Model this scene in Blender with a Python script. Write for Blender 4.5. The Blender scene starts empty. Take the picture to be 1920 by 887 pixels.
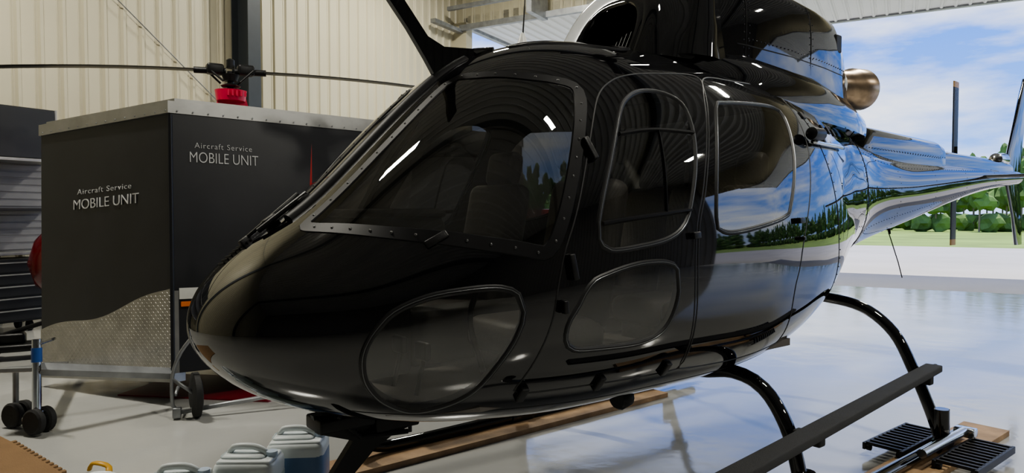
import bpy, bmesh, math, random
import numpy as np
from math import sqrt, sin, cos, pi, radians, atan2
from mathutils import Vector, Matrix, geometry, noise
random.seed(3)
COL=bpy.context.collection
# ---------------- materials ----------------
def mat(name,col,rough=.5,metal=0,var=.06,scale=6,ior=1.5,bump=0,bscale=40,rvar=0,coat=0,emit=0):
    m=bpy.data.materials.new(name); m.use_nodes=True; nt=m.node_tree; b=nt.nodes['Principled BSDF']
    tc=nt.nodes.new('ShaderNodeTexCoord'); no=nt.nodes.new('ShaderNodeTexNoise'); no.inputs['Scale'].default_value=scale; no.inputs['Detail'].default_value=4
    nt.links.new(tc.outputs['Object'],no.inputs['Vector'])
    cr=nt.nodes.new('ShaderNodeValToRGB'); nt.links.new(no.outputs['Fac'],cr.inputs['Fac'])
    e=cr.color_ramp.elements; e[0].position=.3; e[1].position=.7
    e[0].color=(*[max(0,c*(1-var)) for c in col],1); e[1].color=(*[min(1,c*(1+var)) for c in col],1)
    nt.links.new(cr.outputs['Color'],b.inputs['Base Color'])
    b.inputs['Roughness'].default_value=rough; b.inputs['Metallic'].default_value=metal; b.inputs['IOR'].default_value=ior
    if coat: b.inputs['Coat Weight'].default_value=coat; b.inputs['Coat Roughness'].default_value=.02
    if rvar:
        mr=nt.nodes.new('ShaderNodeMapRange'); nt.links.new(no.outputs['Fac'],mr.inputs['Value'])
        mr.inputs['To Min'].default_value=max(0,rough-rvar); mr.inputs['To Max'].default_value=rough+rvar
        nt.links.new(mr.outputs[0],b.inputs['Roughness'])
    if bump:
        n2=nt.nodes.new('ShaderNodeTexNoise'); n2.inputs['Scale'].default_value=bscale; nt.links.new(tc.outputs['Object'],n2.inputs['Vector'])
        bp=nt.nodes.new('ShaderNodeBump'); bp.inputs['Strength'].default_value=bump; bp.inputs['Distance'].default_value=.01
        nt.links.new(n2.outputs['Fac'],bp.inputs['Height']); nt.links.new(bp.outputs[0],b.inputs['Normal'])
    if emit:
        b.inputs['Emission Color'].default_value=(1,1,1,1); b.inputs['Emission Strength'].default_value=emit
    return m
def glass(name,tint,base=.05,pw=.9):
    m=bpy.data.materials.new(name); m.use_nodes=True; nt=m.node_tree; nt.nodes.clear()
    out=nt.nodes.new('ShaderNodeOutputMaterial'); mx=nt.nodes.new('ShaderNodeMixShader'); tr=nt.nodes.new('ShaderNodeBsdfTransparent'); gl=nt.nodes.new('ShaderNodeBsdfGlossy')
    tr.inputs[0].default_value=(*tint,1); gl.inputs['Roughness'].default_value=.01
    fr=nt.nodes.new('ShaderNodeFresnel'); fr.inputs[0].default_value=1.6
    mr=nt.nodes.new('ShaderNodeMapRange'); mr.inputs['To Min'].default_value=base; mr.inputs['To Max'].default_value=pw
    nt.links.new(fr.outputs[0],mr.inputs['Value']); nt.links.new(mr.outputs[0],mx.inputs[0])
    nt.links.new(tr.outputs[0],mx.inputs[1]); nt.links.new(gl.outputs[0],mx.inputs[2]); nt.links.new(mx.outputs[0],out.inputs[0])
    return m
M={}
M['paint']=mat('black_gloss_paint',(.004,.004,.005),.025,ior=1.72,var=.2)
M['glass']=glass('tinted_acrylic',(.70,.70,.68),base=.11)
M['frame']=mat('satin_black_frame',(.005,.005,.006),.5,var=.2,ior=1.3)
M['rubber']=mat('rubber_seal',(.010,.010,.011),.5)
M['edge']=mat('seal_edge',(.15,.155,.16),.3,.6)
M['liner']=mat('cabin_liner',(.07,.068,.066),.7)
M['inner']=mat('cabin_panel_grey',(.46,.45,.42),.7)
M['seat']=mat('seat_leather',(.11,.10,.092),.5,bump=.2)
M['floorc']=mat('cabin_carpet',(.22,.20,.18),.9,bump=.4,bscale=300)
M['screw']=mat('screw_metal',(.12,.12,.12),.3,.8)
M['rivet']=mat('rivet_grey',(.05,.05,.055),.25,.5)
M['blk']=mat('matte_black_metal',(.012,.012,.013),.4,.3,bump=.1,bscale=200)
M['grip']=mat('non_skid_tread',(.055,.055,.055),.85,bump=.8,bscale=400)
M['chrome']=mat('polished_metal',(.6,.62,.65),.15,1)
M['alu']=mat('aluminium_trim',(.38,.38,.37),.4,.8,var=.12,rvar=.1)
M['silver']=mat('silver_gloss',(.66,.68,.70),.12,.1,ior=1.6)
M['exhaust']=mat('heat_tinted_steel',(.36,.27,.19),.30,1,var=.35,scale=9)
M['white']=mat('white_composite',(.7,.7,.66),.4)
M['wall']=mat('ribbed_wall_panel',(.55,.51,.375),.45,var=.05,scale=.6)
M['wallw']=mat('ribbed_white_panel',(.70,.71,.67),.5,var=.05,scale=.6)
M['wallr']=mat('ribbed_shaded_panel',(.18,.175,.16),.6,var=.1,scale=.6)  # rear and right walls, shade of the unlit end put into the colour
M['ceil']=mat('ceiling_panel',(.50,.50,.49),.6,var=.1,scale=.6)
M['steel']=mat('grey_steel_beam',(.045,.052,.058),.5,.1)
M['galv']=mat('galvanised_steel',(.30,.31,.32),.45,.7,var=.2)
M['trail']=mat('charcoal_vinyl_wrap',(.026,.027,.031),.33,var=.12,scale=3)
M['dplate']=mat('diamond_plate',(.42,.41,.38),.34,.75,var=.15,rvar=.1)
M['letter']=mat('lettering_white',(.6,.6,.6),.5)
M['red']=mat('red_gloss_paint',(.12,.006,.008),.15,ior=1.5)
M['redb']=mat('red_mast_cowl',(.60,.02,.07),.3)
M['redm']=mat('maroon_sheet',(.22,.008,.02),.35)
M['orange']=mat('orange_reflector',(.8,.2,.02),.3)
M['wood']=mat('pine_plank',(.38,.25,.14),.65,var=.25,scale=7,bump=.3,bscale=60)
M['jug']=mat('translucent_plastic',(.78,.83,.84),.4,var=.04)
M['jugb']=mat('blue_fluid_plastic',(.14,.24,.42),.35,var=.06)
M['jugc']=mat('pale_fluid_plastic',(.60,.71,.66),.35,var=.05)
M['cap']=mat('cap_blue_white',(.55,.65,.78),.4)
M['mat']=mat('foam_mat_brown',(.23,.14,.07),.9,bump=.6,bscale=150)
M['yellow']=mat('yellow_steel',(.55,.30,.03),.45)
M['blue']=mat('blue_paint',(.03,.10,.35),.35)
M['tyre']=mat('tyre_rubber',(.02,.02,.02),.7,bump=.2)
M['cab']=mat('black_cabinet',(.02,.021,.023),.35)
M['cabg']=mat('grey_slatwall',(.30,.30,.31),.5)
M['grass']=mat('grass',(.20,.29,.06),.9,var=.3,scale=.25,bump=.6,bscale=6)
M['leaf']=mat('tree_foliage',(.13,.21,.055),.9,var=.5,scale=.6,bump=1,bscale=3)
M['trunk']=mat('tree_bark',(.25,.2,.14),.9)
M['apron']=mat('concrete_apron',(.44,.42,.39),.85,var=.08,scale=.3,bump=.1,bscale=20)
M['tape']=mat('tail_rotor_tip',(.45,.25,.06),.4)
M['lamp']=mat('lamp_diffuser',(.9,.9,.9),.5,emit=8)
M['streamer']=mat('red_streamer',(.6,.01,.02),.6)
def floor_mat():
    m=mat('white_epoxy_floor',(.46,.46,.44),.10,var=.10,scale=.35,ior=1.6)
    nt=m.node_tree;b=nt.nodes['Principled BSDF'];tc=[n for n in nt.nodes if n.type=='TEX_COORD'][0]
    n=nt.nodes.new('ShaderNodeTexNoise'); n.inputs['Scale'].default_value=1.3; n.inputs['Detail'].default_value=8
    nt.links.new(tc.outputs['Object'],n.inputs['Vector'])
    mr=nt.nodes.new('ShaderNodeMapRange'); mr.inputs['To Min'].default_value=.02; mr.inputs['To Max'].default_value=.20
    nt.links.new(n.outputs['Fac'],mr.inputs['Value']); nt.links.new(mr.outputs[0],b.inputs['Roughness'])
    n2=nt.nodes.new('ShaderNodeTexNoise'); n2.inputs['Scale'].default_value=4; n2.inputs['Detail'].default_value=5; nt.links.new(tc.outputs['Object'],n2.inputs['Vector'])
    bp=nt.nodes.new('ShaderNodeBump'); bp.inputs['Strength'].default_value=.12; bp.inputs['Distance'].default_value=.02
    nt.links.new(n2.outputs['Fac'],bp.inputs['Height']); nt.links.new(bp.outputs[0],b.inputs['Normal'])
    return m
M['floor']=floor_mat()
# ---------------- mesh helpers ----------------
def emp(name,loc=(0,0,0),rz=0):
    o=bpy.data.objects.new(name,None); COL.objects.link(o); o.location=loc; o.rotation_euler=(0,0,rz); o.empty_display_size=.2; return o
def mk(name,V,F,m,parent=None,smooth=False,auto=None):
    me=bpy.data.meshes.new(name); me.from_pydata([tuple(v) for v in V],[],F); me.update()
    bm=bmesh.new(); bm.from_mesh(me); bmesh.ops.recalc_face_normals(bm,faces=bm.faces); bm.to_mesh(me); bm.free()
    ms=m if isinstance(m,list) else [m]
    for x in ms: me.materials.append(x)
    if smooth or auto:
        for p in me.polygons: p.use_smooth=True
    if auto:
        me.set_sharp_from_angle(angle=radians(auto))
    o=bpy.data.objects.new(name,me); COL.objects.link(o); o.parent=parent; return o
class G:
    def __init__(s): s.V=[];s.F=[]
    def add(s,V,F):
        b=len(s.V); s.V+= [Vector(v) for v in V]; s.F+=[tuple(i+b for i in f) for f in F]
    def box(s,c,d,bev=0,rot=None):
        bm=bmesh.new(); bmesh.ops.create_cube(bm,size=1)
        for v in bm.verts: v.co=Vector((v.co.x*d[0],v.co.y*d[1],v.co.z*d[2]))
        if bev: bmesh.ops.bevel(bm,geom=bm.edges[:],offset=bev,segments=3,affect='EDGES',profile=.5)
        if rot is not None: bmesh.ops.transform(bm,matrix=rot.to_4x4(),verts=bm.verts)
        bm.verts.index_update(); c=Vector(c)
        s.add([v.co+c for v in bm.verts],[tuple(v.index for v in f.verts) for f in bm.faces]); bm.free()
    def tube(s,pts,r,n=12,caps=True,flat=1.0):
        pts=[Vector(p) for p in pts]; N=len(pts); rs=r if isinstance(r,(list,tuple)) else [r]*N
        T=[]
        for i in range(N):
            a=pts[max(0,i-1)];b=pts[min(N-1,i+1)]; T.append((b-a).normalized())
        up=Vector((0,0,1)) if abs(T[0].z)<.9 else Vector((1,0,0))
        x=T[0].cross(up).normalized(); V=[];F=[]
        for i in range(N):
            x=(x-T[i]*x.dot(T[i])).normalized(); y=T[i].cross(x)
            for k in range(n):
                a=2*pi*k/n; V.append(pts[i]+x*cos(a)*rs[i]+y*sin(a)*rs[i]*flat)
        for i in range(N-1):
            for k in range(n): F.append((i*n+k,i*n+(k+1)%n,(i+1)*n+(k+1)%n,(i+1)*n+k))
        if caps: F.append(tuple(range(n))); F.append(tuple((N-1)*n+k for k in range(n)))
        s.add(V,F)
    def lathe(s,prof,org,axis,n=24):
        ax=Vector(axis).normalized(); up=Vector((0,0,1)) if abs(ax.z)<.9 else Vector((1,0,0))
        x=ax.cross(up).normalized(); y=ax.cross(x); org=Vector(org); V=[];F=[]
        for h,r in prof:
            for k in range(n):
                a=2*pi*k/n; V.append(org+ax*h+(x*cos(a)+y*sin(a))*max(r,1e-4))
        for i in range(len(prof)-1):
            for k in range(n): F.append((i*n+k,i*n+(k+1)%n,(i+1)*n+(k+1)%n,(i+1)*n+k))
        F.append(tuple(range(n))); F.append(tuple((len(prof)-1)*n+k for k in range(n)))
        s.add(V,F)
    def loft(s,rings,cap=True):
        n=len(rings[0]); V=[p for r in rings for p in r]; F=[]
        for i in range(len(rings)-1):
            for k in range(n): F.append((i*n+k,i*n+(k+1)%n,(i+1)*n+(k+1)%n,(i+1)*n+k))
        if cap: F.append(tuple(range(n))); F.append(tuple((len(rings)-1)*n+k for k in range(n)))
        s.add(V,F)
    def prism(s,poly,h0,h1,f):
        n=len(poly); V=[f(p,h0) for p in poly]+[f(p,h1) for p in poly]
        F=[tuple(range(n)),tuple(range(n,2*n))]+[(k,(k+1)%n,n+(k+1)%n,n+k) for k in range(n)]
        s.add(V,F)
    def out(s,name,m,parent=None,smooth=False,auto=None): return mk(name,s.V,s.F,m,parent,smooth,auto)
def crom(pts,step=.03,closed=False):
    pts=[Vector(p) for p in pts]; n=len(pts); out=[]
    rng=n if closed else n-1
    for i in range(rng):
        if closed: a,b,c,d=pts[(i-1)%n],pts[i],pts[(i+1)%n],pts[(i+2)%n]
        else: b,c=pts[i],pts[i+1]; a=pts[i-1] if i>0 else b*2-c; d=pts[i+2] if i+2<n else c*2-b
        k=max(1,int((c-b).length/step))
        for j in range(k):
            u=j/k; out.append(.5*((2*b)+(c-a)*u+(2*a-5*b+4*c-d)*u*u+(3*b-a-3*c+d)*u**3))
    if not closed: out.append(pts[-1])
    return out
# ---------------- fuselage profile ----------------
S0=-.04; C=.2; ZN=1.10
def t_of_s(s): return sqrt(max(0,(s-S0+C)**2-C*C))
def s_of_t(t): return S0+sqrt(t*t+C*C)-C
DT=.01
TT=np.arange(0,10.4,DT)
def pchip(xs,ys,x):
    xs=np.array(xs,float); ys=np.array(ys,float); h=np.diff(xs); d=np.diff(ys)/h
    m=np.zeros(len(xs)); m[0]=d[0]; m[-1]=d[-1]
    for i in range(1,len(xs)-1):
        if d[i-1]*d[i]>0:
            w1=2*h[i]+h[i-1]; w2=h[i]+2*h[i-1]
            m[i]=(w1+w2)/(w1/d[i-1]+w2/d[i])
    x=np.clip(x,xs[0],xs[-1]); k=np.clip(np.searchsorted(xs,x)-1,0,len(xs)-2)
    u=(x-xs[k])/h[k]
    return ((1+2*u)*(1-u)**2)*ys[k]+u*(1-u)**2*h[k]*m[k]+u*u*(3-2*u)*ys[k+1]+u*u*(u-1)*h[k]*m[k+1]
def prof(tab,y0=None):
    ts=[t_of_s(s) for s,_ in tab]; ys=[v for _,v in tab]
    if y0 is not None: ts=[0]+ts; ys=[y0]+ys
    y=pchip(ts,ys,TT)
    pad=30
    left=(2*y0-y[1:pad+1][::-1]) if y0 is not None else y[1:pad+1][::-1]
    ye=np.concatenate([left,y,np.full(pad,y[-1])])
    k=np.exp(-.5*(np.arange(-24,25)/8.)**2); k/=k.sum()
    ys2=np.convolve(ye,k,'same')[pad:-pad]
    return ys2,np.gradient(ys2,DT)
zt=prof([(0,1.24),(.1,1.36),(.25,1.47),(.38,1.555),(.6,1.765),(.9,2.065),(1.14,2.262),(1.4,2.375),(1.7,2.435),(2.1,2.455),(2.8,2.455),(3.5,2.42),(4.2,2.35),(4.7,2.26),(5.2,2.13),(6,2.06),(8.3,2.07),(9.8,2.07)],ZN)
zb=prof([(0,.98),(.1,.88),(.25,.80),(.5,.72),(.9,.65),(1.4,.61),(2.2,.60),(2.8,.63),(3.3,.72),(3.8,.88),(4.3,1.05),(4.8,1.2),(5.3,1.31),(6,1.43),(8.3,1.80),(9.8,1.93)],ZN)
ww=prof([(0,.27),(.1,.45),(.25,.6),(.5,.74),(.8,.84),(1.2,.905),(1.6,.93),(2.4,.93),(2.9,.88),(3.4,.78),(3.9,.62),(4.4,.45),(4.9,.32),(5.3,.27),(6,.23),(8.3,.14),(9.8,.09)],0)
zw=prof([(-.04,ZN),(.5,1.15),(1,1.2),(2,1.28),(3,1.32),(4,1.5),(5,1.7),(6,1.76),(8.3,1.93),(9.8,2.0)])
nu=prof([(-.04,2.),(.4,2.1),(1,2.3),(2.5,2.3),(4,2.2),(5.2,2.0),(9.8,2.)])
nl=prof([(-.04,2.),(.8,2.5),(2.5,2.6),(4,2.2),(5.2,2.),(9.8,2.)])
def ev(p,t):
    x=t/DT; i=min(int(x),len(TT)-2); f=x-i
    return p[0][i]*(1-f)+p[0][i+1]*f, p[1][i]*(1-f)+p[1][i+1]*f
def PT(t,th,sg=1):
    w=ev(ww,t)[0]; c=max(cos(th),0.); sn=sin(th); z0=ev(zw,t)[0]
    if th>=0: n=ev(nu,t)[0]; z=z0+(ev(zt,t)[0]-z0)*abs(sn)**(2/n)
    else: n=ev(nl,t)[0]; z=z0-(z0-ev(zb,t)[0])*abs(sn)**(2/n)
    l=w*c**(2/n) if c>1e-9 else 0.
    return Vector((s_of_t(t),-l*sg,z))
def NRM(p):
    s,l,z=p[0],-p[1],p[2]; t=t_of_s(s)
    if t<.012: return Vector((-1,0,0))
    dtds=(s-S0+C)/t
    w,dw=ev(ww,t); z0,dz0=ev(zw,t)
    if z>=z0: n,dn=ev(nu,t); a,da=ev(zt,t); h=a-z0; dh=da-dz0; sg=1
    else: n,dn=ev(nl,t); a,da=ev(zb,t); h=z0-a; dh=dz0-da; sg=-1
    A=max(abs(l)/w,1e-6); B=max(abs(z-z0)/h,1e-6)
    fl=n*A**(n-1)/w*(1 if l>=0 else -1); fz=sg*n*B**(n-1)/h
    ft=-n*A**n*dw/w-n*B**n*dh/h-sg*n*B**(n-1)*dz0/h+dn*(A**n*math.log(A)+B**n*math.log(B))
    return Vector((ft*dtds,-fl,fz)).normalized()
def SP(s,thd,sg=1,lift=0):
    p=PT(t_of_s(s),radians(thd),sg)
    if lift: p=p+NRM(p)*lift
    return p
NX,NY=-1.17,2.58
HA=atan2(.625,.78)
heli=emp('helicopter',(NX,NY,0),HA)
pitch=math.atan(43.5/1280)
# outlines as (station along fuselage in m, angle round the section in degrees)
W={}
W['ws']=[(0.32,71.3),(0.391,76.2),(0.576,78.5),(0.764,79.5),(0.974,80.3),(1.019,78.1),(1.052,70.7),(1.15,58.7),(1.251,51.9),(1.313,47.9),(1.309,43.4),(1.24,35.5),(1.143,24.9),(1.067,16.7),(1.01,11.6),(0.98,10.4),(0.919,11.6),(0.73,19.6),(0.547,33.0),(0.413,50.2)]
W['chin']=[(0.372,1.9),(0.429,8.1),(0.531,10.1),(0.671,8.3),(0.785,6.1),(0.849,3.6),(0.871,0.2),(0.846,-5.1),(0.779,-16.2),(0.716,-29.5),(0.635,-39.3),(0.557,-43.8),(0.444,-36.5),(0.369,-25.4),(0.339,-14.2),(0.341,-4.9)]
W['dw']=[(1.46,36),(1.56,41),(1.68,43),(1.82,42.3),(1.91,39),(1.91,32),(1.86,23),(1.79,15),(1.72,9.5),(1.61,7.2),(1.43,6.7),(1.27,7.2),(1.215,9.7),(1.22,13),(1.29,21)]
W['lw']=[(1.16,2),(1.25,3.2),(1.42,3.8),(1.58,3.2),(1.655,1.7),(1.665,-1.5),(1.63,-8),(1.57,-13),(1.45,-15.3),(1.22,-14.3),(1.10,-13),(1.055,-9),(1.07,-3)]
W['rw']=[(2.18,39),(2.29,41.5),(2.65,43.5),(2.83,43.5),(2.89,40),(2.78,25),(2.62,12),(2.53,9),(2.18,6.8),(1.99,7),(1.945,10),(2.02,23)]
W['door']=[(2.22,52.5),(1.9,51),(1.67,49.3),(1.52,47),(1.39,42),(1.25,30),(1.12,16),(1.05,9),(1.01,2),(.93,-16),(.89,-29),(.93,-31.5),(1.25,-32),(1.79,-34.5),(1.81,-30),(1.78,3),(1.88,17),(2.10,40)]
W['rdoor']=[(2.28,52.5),(2.6,55),(2.95,57),(3.12,53),(3.08,35),(2.92,17),(2.72,0),(2.66,-11),(2.74,-34),(2.70,-38),(2.29,-38.5),(1.86,-35),(1.83,-30),(1.80,3),(1.90,17),(2.12,40)]
# ---------------- fuselage mesh via constrained triangulation ----------------
def toparam(path,closed=True,step=.02):
    q=[(t_of_s(s),radians(th)*.9) for s,th in path]
    return [Vector((p.x,p.y)) for p in crom([(a,b,0) for a,b in q],step,closed)]
POLY={k:toparam(W[k]) for k in ('ws','chin','dw','lw','rw')}
def inside(p,poly):
    c=False;n=len(poly);x,y=p
    for i in range(n):
        a=poly[i];b=poly[i-1]
        if (a.y>y)!=(b.y>y) and x<(b.x-a.x)*(y-a.y)/(b.y-a.y)+a.x: c=not c
    return c
TMAX=9.75
ts=[.0005,.012]
while ts[-1]<TMAX:
    t=ts[-1]; ts.append(t+(.018 if t<.3 else .03 if t<3.2 else .05 if t<5.6 else .12))
ts[-1]=TMAX
NTH=84
allp=[p for k in POLY for p in POLY[k]]
cell={}
for p in allp: cell.setdefault((int(p.x/.03),int((p.y+5)/.03)),[]).append(p)
def near(x,y):
    i,j=int(x/.03),int((y+5)/.03)
    for a in (-1,0,1):
        for b in (-1,0,1):
            for p in cell.get((i+a,j+b),()):
                if (p.x-x)**2+(p.y-y)**2<.011**2: return True
    return False
pts=[];edges=[]
for k in POLY:
    b=len(pts);n=len(POLY[k]); pts+=POLY[k]; edges+=[(b+i,b+(i+1)%n) for i in range(n)]
for i,t in enumerate(ts):
    for j in range(NTH+1):
        y=(-pi/2+pi*j/NTH)*.9
        if j in (0,NTH) or i in (0,len(ts)-1) or not near(t,y): pts.append(Vector((t,y)))
r=geometry.delaunay_2d_cdt(pts,edges,[],0,1e-6)
pv,pf=r[0],r[2]
BB={k:(min(p.x for p in POLY[k]),max(p.x for p in POLY[k]),min(p.y for p in POLY[k]),max(p.y for p in POLY[k])) for k in POLY}
bm=bmesh.new()
for sg in (1,-1):
    bv=[bm.verts.new(PT(max(p.x,0),max(-pi/2,min(pi/2,p.y/.9)),sg)) for p in pv]
    for f in pf:
        c=(pv[f[0]]+pv[f[1]]+pv[f[2]])/3; mi=0
        for k in POLY:
            b=BB[k]
            if b[0]<=c.x<=b[1] and b[2]<=c.y<=b[3] and inside(c,POLY[k]): mi=1;break
        try:
            fc=bm.faces.new([bv[i] for i in f]); fc.material_index=mi; fc.smooth=True
        except ValueError: pass
bmesh.ops.remove_doubles(bm,verts=bm.verts,dist=2e-4)
bmesh.ops.dissolve_degenerate(bm,dist=1e-5,edges=bm.edges)
bm.normal_update()
for f in bm.faces:
    if f.normal.dot(NRM(f.calc_center_median()))<0: f.normal_flip()
me=bpy.data.meshes.new('fuselage'); bm.to_mesh(me)
me.materials.append(M['paint']); me.materials.append(M['glass'])
me.normals_split_custom_set_from_vertices([NRM(v.co) for v in me.vertices])
fus=bpy.data.objects.new('fuselage',me); COL.objects.link(fus); fus.parent=heli
lb=bmesh.new(); vm={}
for f in bm.faces:
    c=f.calc_center_median()
    if f.material_index==0 and .35<c.x<3.05:
        vv=[]
        for v in f.verts:
            if v.index not in vm: vm[v.index]=lb.verts.new(v.co-NRM(v.co)*.035)
            vv.append(vm[v.index])
        try: lb.faces.new(vv)
        except ValueError: pass
me=bpy.data.meshes.new('cabin_liner'); lb.to_mesh(me); me.materials.append(M['liner'])
o=bpy.data.objects.new('cabin_liner',me); COL.objects.link(o); o.parent=heli
lb.free(); bm.free()
def surfpath(path,closed,step=.03):
    q=crom([(t_of_s(s),radians(th)*.9,0) for s,th in path],step,closed)
    return [(p.x,p.y/.9) for p in q]
def ribbon(g,path,w,h,sg=1,closed=True,side=0):
    q=surfpath(path,closed); P=[PT(a,min(b,pi/2),sg) for a,b in q]; N=[NRM(p) for p in P]; n=len(P)
    e=min(w*.3,h*1.2); V=[];F=[]
    for i in range(n):
        a=P[(i-1)%n] if closed or i>0 else P[i]; b=P[(i+1)%n] if closed or i<n-1 else P[i]
        T=(b-a).normalized(); B=T.cross(N[i]).normalized(); c=P[i]+B*side*sg
        for x,y in ((-w/2,-.002),(-w/2+e,h),(w/2-e,h),(w/2,-.002)): V.append(c+B*x+N[i]*y)
    for i in range(n if closed else n-1):
        for k in range(3): F.append((i*4+k,i*4+k+1,((i+1)%n)*4+k+1,((i+1)%n)*4+k))
    g.add(V,F)
def studs(g,path,spacing,rad,sg=1,closed=True,side=0,lift=0):
    q=surfpath(path,closed,.01); P=[PT(a,min(b,pi/2),sg) for a,b in q]; acc=0
    for i in range(1,len(P)):
        acc+=(P[i]-P[i-1]).length
        if acc>=spacing:
            acc=0; N=NRM(P[i]); T=(P[i]-P[i-1]).normalized(); B=T.cross(N)
            c=P[i]+B*side*sg+N*lift; V=[];n=8
            for rr,hh in ((1,0),(.8,.5),(.35,.75)):
                for k in range(n): V.append(c+(T*cos(2*pi*k/n)+B*sin(2*pi*k/n))*rad*rr+N*rad*hh)
            F=[(a*n+k,a*n+(k+1)%n,(a+1)*n+(k+1)%n,(a+1)*n+k) for a in (0,1) for k in range(n)]+[tuple(2*n+k for k in range(n))]
            g.add(V,F)
def sbox(g,s,th,sg,dx,dy,dz,lift,bev=.005):
    p=SP(s,th,sg); N=NRM(p); T=(SP(s+.02,th,sg)-SP(s-.02,th,sg)).normalized(); B=N.cross(T).normalized(); T=B.cross(N)
    R=Matrix((T,N,B)).transposed(); g.box(p+N*lift,(dx,dy,dz),bev,R)
gf=G();gs=G();ge=G();gm=G();gr=G()
for sg in (1,-1):
    ribbon(gf,W['ws'],.060,.004,sg); studs(gs,W['ws'],.085,.006,sg,lift=.004)
    for k in ('chin','dw','lw','rw'):
        ribbon(gm,W[k],.028,.006,sg)
        ribbon(ge,W[k],.005,.0085,sg)
    ribbon(gm,W['door'],.010,.002,sg)
    ribbon(gm,W['rdoor'],.010,.002,sg)
    ribbon(gm,[(.38,-50),(.9,-44),(1.6,-46),(2.8,-50),(3.4,-52)],.006,.0015,sg,False)
    studs(gr,[(3.5,-60),(3.45,-20),(3.35,20),(3.2,55)],.05,.004,sg,False)
    studs(gr,[(4.75,-70),(4.75,0),(4.75,70)],.05,.004,sg,False)
    studs(gr,[(4.72,-70),(4.70,0),(4.70,70)],.05,.004,sg,False)
    studs(gr,[(2.9,-45),(3.4,-46),(4.0,-50),(4.6,-50)],.06,.004,sg,False)
    for th in (-35,5,40): studs(gr,[(4.8,th),(7,th),(9.3,th)],.06,.004,sg,False)
    for s in (5.6,6.5,7.4,8.4): studs(gr,[(s,-80),(s,0),(s,80)],.05,.004,sg,False)
    ribbon(gm,[(3.47,-70),(3.42,-20),(3.32,20),(3.17,58)],.010,.002,sg,False)
    ribbon(gm,[(4.73,-80),(4.73,0),(4.73,80)],.012,.003,sg,False)
q=[SP(s,90) for s in np.linspace(.33,1.2,24)]
V=[];F=[]
for i,p in enumerate(q):
    N=NRM(p)
    for x,y in ((-.045,-.004),(-.03,.014),(-.012,.022),(.012,.022),(.03,.014),(.045,-.004)): V.append(p+Vector((0,x,0))+N*y)
for i in range(len(q)-1):
    for k in range(5): F.append((i*6+k,i*6+k+1,(i+1)*6+k+1,(i+1)*6+k))
gf.add(V,F)
gf.out('windshield_frames',M['frame'],heli,auto=40); gs.out('frame_screws',M['screw'],heli,True)
gm.out('door_seals',M['rubber'],heli,auto=40); ge.out('window_trim',M['edge'],heli,True); gr.out('rivet_rows',M['rivet'],heli,True)
g=G()
for sg in (1,-1): ribbon(g,[(1.34,82),(1.45,76),(1.65,68),(1.85,67),(2.0,72),(1.98,82),(1.7,84)],.022,.007,sg)
g.out('roof_panels',M['frame'],heli,auto=40)
# interior
def ring(s,sc):
    t=t_of_s(s); R=[]
    for j in range(48):
        a=j/24; sg=1
        th=-pi/2+pi*a
        if a>1: th=-pi/2+pi*(2-a); sg=-1
        p=PT(t,th,sg); R.append(Vector((s,p.y*sc,1.5+(p.z-1.5)*sc)))
    return R
g=G(); g.loft([ring(2.98,.93),ring(3.02,.93)]); g.out('rear_bulkhead',M['inner'],heli)
g=G(); g.prism([(.5,.5),(.8,.68),(2.95,.72),(2.95,-.72),(.8,-.68),(.5,-.5)],.80,.84,lambda p,h:(p[0],p[1],h)); g.out('cabin_floor',M['floorc'],heli)
g=G()
g.box((.72,0,1.1),(.25,.24,.55),.04); g.box((.82,0,1.42),(.18,.62,.24),.05); g.box((.76,0,1.55),(.26,.66,.04),.02)
g.box((1.25,0,.98),(.8,.2,.25),.03); g.out('instrument_console',M['liner'],heli,auto=40)
g=G()
for y in (-.2,0,.2):
    g.lathe([(0,.045),(.012,.045),(.012,.035),(.0,.035)],(.91,y,1.44),(1,0,0),16)
g.out('gauges',M['inner'],heli,auto=40)
def seat(g,x,y,w=.46):
    g.box((x,y,1.0),(.5,w,.16),.06); g.box((x-.02,y,.88),(.35,w-.1,.16),.02)
    R=Matrix.Rotation(radians(12),3,'Y'); g.box((x+.28,y,1.36),(.14,w,.72),.06,R); g.box((x+.38,y,1.8),(.10,w*.55,.2),.045,R)
g=G()
for y in (-.36,.36): seat(g,1.35,y)
for y in (-.54,-.18,.18,.54): seat(g,2.45,y,.34)
g.out('cabin_seats',M['seat'],heli,auto=50)
g=G()
for y in (-.36,.36): g.tube(crom([(1.05,y,.86),(.98,y,1.1),(1.05,y,1.3),(1.0,y,1.38)],.04),.013)
for y in (-.36,.36):
    for dy in (-.09,.09): g.tube([(.66,y+dy,.84),(.70,y+dy,1.0)],.010,8); g.box((.69,y+dy,1.01),(.03,.09,.07),.01)
g.out('flight_controls',M['blk'],heli,True)
# ---------------- upper cowling ----------------
def flare(z): return 1+.16*max(0,min(z,2.9)-2.5)
def srings(secs,n=40,wz=2.25,fl=False):
    R=[]
    for s,w,top,e,sh in secs:
        r=[]
        for k in range(n):
            a=2*pi*k/n; cx=cos(a); sz=sin(a)
            y=w*math.copysign(abs(cx)**(2/e),cx); z=wz+(top-wz)*math.copysign(abs(sz)**(2/e),sz)
            if sz<0: z=wz-.05
            if fl: y*=flare(z)
            r.append(Vector((s+sh*(z-2.4),y,z)))
        R.append(r)
    return R
CS=[(2.42,.22,2.86,2.6,.25),(2.47,.30,2.93,2.8,.22),(2.56,.34,2.98,3.2,.2),(2.72,.37,3.0,4.0,.14),(3,.395,3.01,5,0),(3.5,.40,3.01,6,-.03),(4,.365,2.995,6,-.12),(4.36,.32,2.98,6,-.22),(4.50,.29,2.96,5,-.26),(4.54,.27,2.92,4,-.26)]
g=G(); g.loft(srings(CS,72,fl=True)); g.out('engine_cowling',M['paint'],heli,auto=45)
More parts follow.
